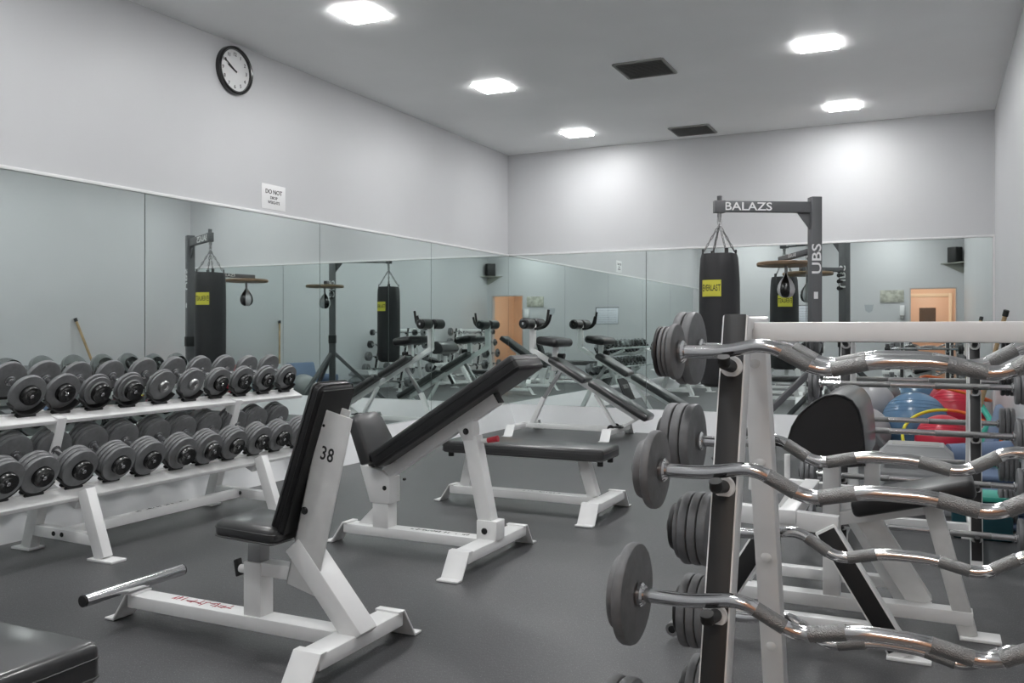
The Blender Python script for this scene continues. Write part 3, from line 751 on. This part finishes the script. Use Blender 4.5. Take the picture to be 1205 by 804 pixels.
def dumbbell(c, y, spec, label, grp):
    """spec: list of (radius, thickness) inner to outer, cap kind"""
    plates, cap, gl, off = spec
    R0 = max(p[0] for p in plates)
    axis = c + V((0, y, 0)) + tn_ * (R0 + .018)
    t = Thing('dumbbell', label, 'dumbbell', axis, 0, grp)
    t.part('handle', MB().tube([axis - ta * gl / 2, axis - ta * gl * .2, axis, axis + ta * gl * .2, axis + ta * gl / 2], [.0155, .0155, .0175, .0155, .0155], 20), CHROME)
    for s_ in (-1, 1):
        h = axis + ta * s_ * gl / 2; d = 0
        t.part('collar', MB().lathe([(.0, 0), (.024, 0), (.026, -.004), (.026, -.012), (.020, -.016), (0, -.016)], h, ta * s_, 24), CHROME)
        for r, th in plates:
            t.part('plate', MB().lathe(plate_prof(r, th), h + ta * s_ * (d + th / 2), ta * s_, 44), IRONG); d += th + .0022
        if cap == 'chrome':
            t.part('end_cap', MB().lathe([(.036, 0), (.036, .008), (.030, .018), (.016, .020), (.012, .014), (0, .014)], h + ta * s_ * d, ta * s_, 28), CHROME2, label='steel end cap')
        else:
            k_ = cap
            if k_ > .052: t.part('ring', MB().lathe(plate_prof(k_ + .006, .012), h + ta * s_ * (d + .006), ta * s_, 36), IRONG); d += .012
            e = t.part('end_cap', MB().lathe([(k_, 0), (k_, .022), (k_ * .93, .028), (k_ * .62, .026), (k_ * .5, .022), (0, .022)], h + ta * s_ * d, ta * s_, 36), CAPB)
            t.part('bolt', MB().disc(h + ta * s_ * (d + .025), ta, .010, .010, .002, 12), CHROME, e)
    return R0
oi = ['leftmost', 'second from the left', 'third from the left', 'fourth from the left', 'fifth from the left', 'sixth from the left', 'seventh from the left', 'eighth from the left', 'ninth from the left', 'tenth from the left', 'rightmost']
U = []
for i, y in enumerate(uy):
    if i < 3: sp = ([(.095, .024)], .050, .135, 0)
    elif i in (3, 4): sp = ([(.089, .020), (.080, .012)], .053, .135, 0)
    elif i in (5, 6): sp = ([(.092, .018), (.090, .016)], 'chrome', .130, 0)
    elif i < 9: sp = ([(.090, .020), (.090, .018)], .050, .130, 0)
    else: sp = ([(.087, .020), (.084, .018)], .046, .130, 0)
    kind = {0: 'with single plates and black end caps', 1: 'with single plates and black end caps', 2: 'with single plates and black end caps', 3: 'with stepped rims and black end caps', 4: 'with stepped rims and black end caps',
            5: 'with steel end caps', 6: 'with steel end caps'}.get(i, 'with paired plates and black end caps')
    U.append(dumbbell(UC, y, sp, 'dumbbell %s, %s on the upper tray' % (kind, oi[i]), 'dumbbells on the upper tray'))
    for o_ in (-1, 1):
        saddles.append(t.part('cradle', cradle(UC, o_ * .098, y, U[-1]), RUB))
oi2 = ['leftmost'] + oi[1:10] + ['second from the right', 'rightmost']
for i, y in enumerate(ly_):
    n = 3 if i < 4 else 4
    cap = .051 if i not in (6, 7) else .054
    th = .0205 if n == 4 else .024
    R0 = .098 if i < 6 else .096
    dumbbell(LC, y, ([(R0, th)] * n, cap, .135, 0), 'dumbbell with %s stacked plates per end, %s on the lower tray' % (('three', 'four')[n - 3], oi2[i]), 'dumbbells on the lower tray')
    for o_ in (-1, 1):
        t.part('cradle', cradle(LC, o_ * .115, y, R0), RUB)

# ------------------------------------------------------------------ boxing stand
px, py = 3.640, -1.418
ad = V((-.868, -.497, 0)).normalized(); nd = V((-ad.y, ad.x, 0)) * -1     # nd faces the camera side
if nd.y > 0: nd = -nd
zd = V((0, 0, 1))
P0 = V((px, py, 0))
t = Thing('boxing_stand', 'grey steel boxing stand with tall post and arm, lettered UBS', 'boxing stand', P0, 0)
t.part('post', MB().cuboid(P0 + zd * 1.20, ad * .047, nd * .047, zd * 1.075, .006), GREY)
t.part('sleeve', MB().cuboid(P0 + zd * .98, ad * .055, nd * .055, zd * .06, .006), RUB)
arm1 = V((2.905, -1.835, 0)); al_ = (arm1 - P0).length
t.part('arm', MB().bar(P0 + ad * .03 + zd * 2.185, P0 + ad * (al_ + .04) + zd * 2.185, .05, .095, nd, .005), GREY)
t.part('gusset', MB().prism([P0 + ad * .047 + zd * 2.14 - nd * .005, P0 + ad * .16 + zd * 2.14 - nd * .005, P0 + ad * .047 + zd * 1.99 - nd * .005], nd * .01, .001), GREY)
t.part('arm_bolt', MB().tube([P0 + ad * al_ + zd * 2.225, P0 + ad * al_ + zd * 2.275], .022, 12), GREY)
t.part('arm_end', MB().bar(P0 + ad * (al_ - .045) + zd * 2.182, P0 + ad * (al_ + .05) + zd * 2.182, .058, .105, nd, .004), GREY)
for f in (1, -1):
    rt = -ad if f == 1 else ad
    t.part('lettering', MB().text('BALAZS', P0 + ad * (al_ - .245) + zd * 2.182 + nd * f * .0256, rt, zd, .098, 1.24), TRIM)
    t.part('lettering', MB().text('UBS', P0 + zd * 1.735 + nd * f * .0475, zd, ad if f == 1 else -ad, .115, 1.35), TRIM, label='white UBS lettering running up the post')
t.part('sticker', MB().cuboid(P0 + zd * 1.42 + nd * .048 + ad * .01, ad * .018, nd * .0006, zd * .03), PAPER)
for i in range(3):
    a_ = math.radians(120 * i); dv = V((ad.x * math.cos(a_) - ad.y * math.sin(a_), ad.x * math.sin(a_) + ad.y * math.cos(a_), 0))
    t.part('brace', MB().bar(P0 + zd * .76 + dv * .04, P0 + dv * .82 + zd * .03, .05, .05, dv.cross(zd), .004), GREY)
    t.part('foot', MB().cuboid(P0 + dv * .83 + zd * .01, dv * .07, dv.cross(zd) * .05, zd * .01, .003), GREY)
# speed bag arm + platform
sd_ = -nd; sc = P0 + sd_ * .70 + ad * -.02
t.part('platform_arm', MB().bar(P0 + sd_ * .04 + zd * 1.815, P0 + sd_ * .80 + zd * 1.795, .045, .05, ad, .004), GREY)
t.part('lettering', MB().text('BALAZS', P0 + sd_ * .45 + zd * 1.806 - ad * -.0235, sd_ * 1, zd, .045, 1.2), TRIM)
t.part('platform', MB().disc(sc + zd * 1.745, zd, .27, .036, .008, 64), WOOD, label='round wooden rebound platform')
for zz in (1.80, 1.75, 1.68, 1.60):
    t.part('adjuster_bolt', MB().tube([P0 + sd_ * .04 + zd * zz, P0 + sd_ * .10 + zd * zz + ad * .0], .014, 10).tube([P0 + sd_ * .10 + zd * zz, P0 + sd_ * .115 + zd * zz], .024, 10), RUB)
t.part('swivel', MB().tube([sc + zd * 1.725, sc + zd * 1.66], .016, 12), STEEL)
# speed bag
o = sc + zd * 1.66
tb_ = Thing('speed_bag', 'small black and silver speed bag hanging from the round wooden platform', 'speed bag', o)
def teardrop(k, n, h): return 1
pr = [(0, -.235), (.035, -.232), (.062, -.215), (.078, -.185), (.082, -.155), (.074, -.115), (.052, -.07), (.026, -.035), (.014, -.015), (.012, 0), (0, 0)]
bagm = MB().lathe(pr, o, (0, 0, 1), 32)
ob = tb_.part('bladder_cover', bagm, CAPB)
ob.data.materials.append(SILV)
for p in ob.data.polygons:
    a_ = math.atan2(p.center.y, p.center.x)
    if int((a_ + PI) / (PI / 3)) % 2 == 0: p.material_index = 1
tb_.part('hanging_loop', MB().tube([o + zd * -.01, o + zd * .02], .006, 8), STEEL)

# heavy bag
bc = V((2.905, -1.835, 0)); BT, BBt, BR = 1.785, .63, .168
t = Thing('punching_bag', 'black cylindrical punching bag with yellow EVERLAST label hanging from the stand arm', 'punching bag', bc + zd * BT)
def wob(k, n, h):
    f = max(0, (h - 1.45) / .35)
    return 1 + .035 * f * math.cos(k * 2 * PI / n * 4) + .012 * math.sin(k * 2 * PI / n * 9 + h * 5) * min(1, f + .2)
pr = [(0, BBt), (BR * .72, BBt + .004), (BR * .93, BBt + .03), (BR, BBt + .09), (BR * 1.03, BBt + .3), (BR * 1.03, BBt + .6), (BR * 1.02, BBt + .9), (BR * .99, BT - .13), (BR * .96, BT - .05), (BR * .90, BT - .01), (BR * .70, BT - .02), (0, BT - .03)]
t.part('body', MB().lathe(pr, bc, (0, 0, 1), 72, wob=wob), BAG)
tocam = (V((4.57, -9.473, 0)) - bc).normalized()
th0 = math.atan2(tocam.y, tocam.x) - .42
def curved_patch(th0, half, z0, z1, r, thick=.002):
    b = bmesh.new(); n = 12; ring = []
    for k in range(n + 1):
        a_ = th0 - half + 2 * half * k / n
        ring.append([b.verts.new(bc + V((math.cos(a_) * rr, math.sin(a_) * rr, z))) for rr in (r, r + thick) for z in (z0, z1)])
    for p, q in zip(ring, ring[1:]):
        b.faces.new([p[2], q[2], q[3], p[3]]); b.faces.new([p[0], p[1], q[1], q[0]]); b.faces.new([p[1], p[3], q[3], q[1]]); b.faces.new([p[0], q[0], q[2], p[2]])
    bmesh.ops.recalc_face_normals(b, faces=b.faces); mb = MB(); mb._add(b); return mb
for th0 in (th0, th0 + PI):
    lb = t.part('label', curved_patch(th0, .50, 1.405, 1.545, BR * 1.045), YEL, label='yellow label')
    mb = MB().text('EVERLAST', (0, 0, 0), (1, 0, 0), (0, 1, 0), .047, .80)
    for v in mb.bm.verts:
        a_ = th0 + v.co.x / (BR * 1.05); rr = BR * 1.045 + .0022 + v.co.z * .5; hgt = v.co.y * (1.5 + 3.0 * abs(v.co.x))
        v.co = bc + V((math.cos(a_) * rr, math.sin(a_) * rr, 1.475 + hgt))
    t.part('lettering', mb, INK, lb)
def chain(p, q, r=.013, wd=.0042):
    mb = MB(); p, q = V(p), V(q); L = (q - p).length; a = (q - p).normalized(); u = a.orthogonal().normalized(); w_ = a.cross(u)
    n = max(2, int(L / (r * 2.9))); st = L / n
    for i in range(n):
        c = p + a * st * (i + .5); s1 = u if i % 2 else w_
        pts = [c + a * (st * .62) * math.cos(2 * PI * k / 12) + s1 * r * .62 * math.sin(2 * PI * k / 12) for k in range(13)]
        mb.tube(pts, wd, 6, False)
    return mb
ring = bc + zd * 2.03
for i in range(4):
    a_ = math.radians(35 + 90 * i); e = bc + V((math.cos(a_) * BR * .82, math.sin(a_) * BR * .82, BT + .015))
    t.part('chain', chain(ring, e), STEEL)
    t.part('strap', MB().cuboid(e - zd * .06 + V((math.cos(a_), math.sin(a_), 0)) * .012, V((-math.sin(a_), math.cos(a_), 0)) * .016, V((math.cos(a_), math.sin(a_), 0)) * .004, zd * .075, .002), STRAP)
t.part('swivel', MB().tube([bc + zd * 2.13, bc + zd * 2.09], .018, 12).tube([bc + zd * 2.10, bc + zd * 2.05], .009, 10), STEEL)
mb = MB(); mb.tube([ring + zd * .0 + V((.018 * math.cos(2 * PI * k / 16), 0, .028 + .034 * math.sin(2 * PI * k / 16))) for k in range(17)], .005, 8, False)
t.part('snap_hook', mb, CHROME2)

# ------------------------------------------------------------------ corner clutter behind the far rack
def ball(x, y, z, r, m, label, seams=True):
    t = Thing('exercise_ball', label, 'exercise ball', (x, y, z - r), 0, 'exercise balls in the far right corner')
    n = 28
    t.part('shell', MB().lathe([(r * math.sin(PI * k / n) if 0 < k < n else 0, -r * math.cos(PI * k / n)) for k in range(n + 1)], (x, y, z), (0, .25, 1), 56), m)
    if seams:
        mb = MB()
        for hh in (-.62, -.5, -.38, -.26, .26, .38, .5, .62):
            rr = r * math.sqrt(1 - hh * hh) + .0005; ax = V((0, .25, 1)).normalized(); u = ax.orthogonal().normalized(); w_ = ax.cross(u)
            mb.tube([V((x, y, z)) + ax * hh * r + (u * math.cos(2 * PI * k / 48) + w_ * math.sin(2 * PI * k / 48)) * rr for k in range(49)], .0022, 6, False)
        t.part('rib', mb, m)
ball(4.423, -.95, .300, .275, BLUE, 'large ribbed blue exercise ball in the far right corner')
ball(4.640, -1.46, .215, .213, REDB, 'red exercise ball in front of the blue ball, on the floor')
ball(4.76, -.50, .37, .24, REDB, 'red exercise ball higher up at the back right corner, under the orange hoop')
ball(4.03, -1.22, .235, .215, GREYB, 'grey exercise ball on the floor left of the blue ball', False)
ball(4.06, -.66, .43, .20, GREYB, 'grey exercise ball resting above and behind, left of the blue ball', False)
def hoop(c, nrm, r, m2, label, split=True):
    c, nrm = V(c), V(nrm).normalized(); u = nrm.orthogonal().normalized(); w_ = nrm.cross(u)
    t = Thing('hoop', label, 'hoop', c, 0, 'plastic hoops over the exercise balls')
    for i in range(8):
        mb = MB(); mb.tube([c + (u * math.cos(a_) + w_ * math.sin(a_)) * r for a_ in [2 * PI * (i + k / 8) / 8 for k in range(9)]], .013, 12)
        t.part('tube_section', mb, m2[i % len(m2)] if m2 else (YHOOP if c.x + (u * math.cos(2 * PI * (i + .5) / 8) + w_ * math.sin(2 * PI * (i + .5) / 8)).x * r < c.x - .12 else ORG))
hoop((4.70, -1.55, .235), (.1, -.6, .8), .36, None, 'orange and yellow hoop lying over the front red ball')
hoop((4.74, -.52, .56), (.25, .1, 1), .30, (ORG,), 'orange hoop lying over the back red ball')
# step platforms
for i in range(4):
    z0 = i * .105; x, y = 4.47, -3.42
    t = Thing('aerobic_step', 'grey plastic aerobic step, %s of the stack behind the far rack' % ('lowest', 'second from the bottom', 'third from the bottom', 'topmost')[i], 'step platform', (x, y, z0), 0, 'stacked grey aerobic steps')
    mb = MB(); s0, s1 = .215, .165
    lo = [V((x + a_ * s0, y + b_ * s0 * .75, z0)) for a_, b_ in ((-1, -1), (1, -1), (1, 1), (-1, 1))]
    b = bmesh.new(); levels = [(s0, 0), (s0, .035), (s0 * .93, .045), (s1, .085), (s1 * .97, .098)]
    rings = [[b.verts.new((x + a_ * s, y + b_ * s * .75, z0 + h_)) for a_, b_ in ((-1, -1), (1, -1), (1, 1), (-1, 1))] for s, h_ in levels]
    b.faces.new(rings[0][::-1]); b.faces.new(rings[-1])
    for p, q in zip(rings, rings[1:]):
        for k in range(4): b.faces.new([p[k], p[(k + 1) % 4], q[(k + 1) % 4], q[k]])
    bmesh.ops.bevel(b, geom=b.edges[:], offset=.010, segments=2, profile=.5, affect='EDGES', clamp_overlap=True)
    bmesh.ops.recalc_face_normals(b, faces=b.faces); mb._add(b)
    t.part('riser', mb, STEPG)
    t.part('tread', MB().box(x - s1 * .8, x + s1 * .8, y - s1 * .6, y + s1 * .6, z0 + .097, z0 + .101, .001), VENT)
# blue mats
def folded_mat(x, y, z, label, n=3, dx=.17, dy=.30):
    t = Thing('exercise_mat', label, 'exercise mat', (x, y, z), 0, 'blue exercise mats by the right wall')
    for k in range(n): t.part('fold', MB().box(x - dx, x + dx, y - dy, y + dy, z + k * .042, z + k * .042 + .040, .016, 3), MATB)
folded_mat(4.87, -3.55, 0, 'blue folded exercise mat on the floor by the right wall, behind the far rack', 4)
folded_mat(4.87, -2.9, 0, 'blue folded exercise mat on the floor between the steps and the corner', 5, .16)
t = Thing('exercise_mat', 'blue rolled exercise mat resting on the mat pile near the right wall', 'exercise mat', (4.85, -2.55, .26))
mb = MB(); mb.tube([(4.66, -2.9, .285), (5.03, -2.75, .31)], .075, 24)
t.part('roll', mb, MATB)
t = Thing('exercise_mat', 'blue foam mat leaning against the right wall behind the far rack', 'exercise mat', (4.95, -2.3, 0))
t.part('panel', MB().cuboid((4.93, -2.35, .29), (.02, 0, .006), (0, .34, 0), (.075, 0, .28), .012), MATB)
t = Thing('storage_bin', 'dark teal plastic bin on the floor by the right wall', 'bin', (4.80, -4.05, 0))
t.part('tub', MB().box(4.66, 4.95, -4.16, -3.92, 0, .22, .02, 3), TEALD)
t.part('rim', MB().box(4.65, 4.96, -4.17, -3.91, .21, .235, .006), TEAL)
t = Thing('resistance_band', 'green rubber band hanging at the foot of the leaning stick', 'band', (4.84, -1.75, .45))
t.part('loop', MB().tube([(4.86, -1.62, .52), (4.82, -1.66, .40), (4.90, -1.80, .30), (4.97, -1.80, .42), (4.90, -1.66, .54)], .022, 10, bend=.04), TEAL)
t = Thing('medicine_ball', 'teal medicine ball beside the stick in the far right corner', 'ball', (4.93, -1.30, .10))
t.part('shell', MB().lathe([(.12 * math.sin(PI * k / 16) if 0 < k < 16 else 0, -.12 * math.cos(PI * k / 16)) for k in range(17)], (4.94, -1.33, .125), (0, 0, 1), 32), TEAL)

# black lettered slab behind the benches at the left wall
t = Thing('printed_board', 'black board with faded grey lettering leaning on the left wall base', 'board', (.24, -3.88, 0))
b0, b1 = V((.275, -3.88, .012)), V((.115, -3.88, .36)); bd = (b1 - b0).normalized(); bnn = V((bd.z, 0, -bd.x))
t.part('panel', MB().cuboid((b0 + b1) / 2, bd * .185, (0, .22, 0), bnn * .010, .003), TAPE)
t.part('lettering', MB().text('YORK', (b0 + b1) / 2 + bd * .04 + bnn * .0105, (0, 1, 0), bd, .095, 1.), VENT)
t.part('edge_trim', MB().cuboid(b0 + bnn * .012 + V((0, .06, 0)), bd * .008, (0, .09, 0), bnn * .004, .001).cuboid((b0 + b1) / 2 + V((0, -.20, 0)) + bnn * .011, bd * .17, (0, .006, 0), bnn * .002, .001), WHITE)

# ------------------------------------------------------------------ camera and render settings
cam = bpy.data.cameras.new('camera'); co = bpy.data.objects.new('camera', cam); C.objects.link(co)
FPX, CX0, CY0 = 1038.9, 602.5, 388.2
cam.sensor_fit = 'HORIZONTAL'; cam.sensor_width = 36; cam.lens = FPX / 1205 * 36
cam.shift_y = -(402 - CY0) / 1205
cam.clip_start = .05
co.location = (4.57, -9.473, 1.1224); co.rotation_euler = (PI / 2, 0, math.radians(25.517))
bpy.context.scene.camera = co
w = bpy.data.worlds.new('world'); bpy.context.scene.world = w; w.use_nodes = True
w.node_tree.nodes['Background'].inputs['Color'].default_value = (.5, .5, .5, 1); w.node_tree.nodes['Background'].inputs['Strength'].default_value = .3
s = bpy.context.scene
s.view_settings.view_transform = 'Standard'; s.view_settings.look = 'None'; s.view_settings.gamma = 1; s.view_settings.use_curve_mapping = False
s.view_settings.exposure = 0.10
cy = s.cycles
cy.max_bounces = 16; cy.glossy_bounces = 8; cy.diffuse_bounces = 8; cy.sample_clamp_indirect = 6; cy.blur_glossy = .5
cy.use_denoising = True
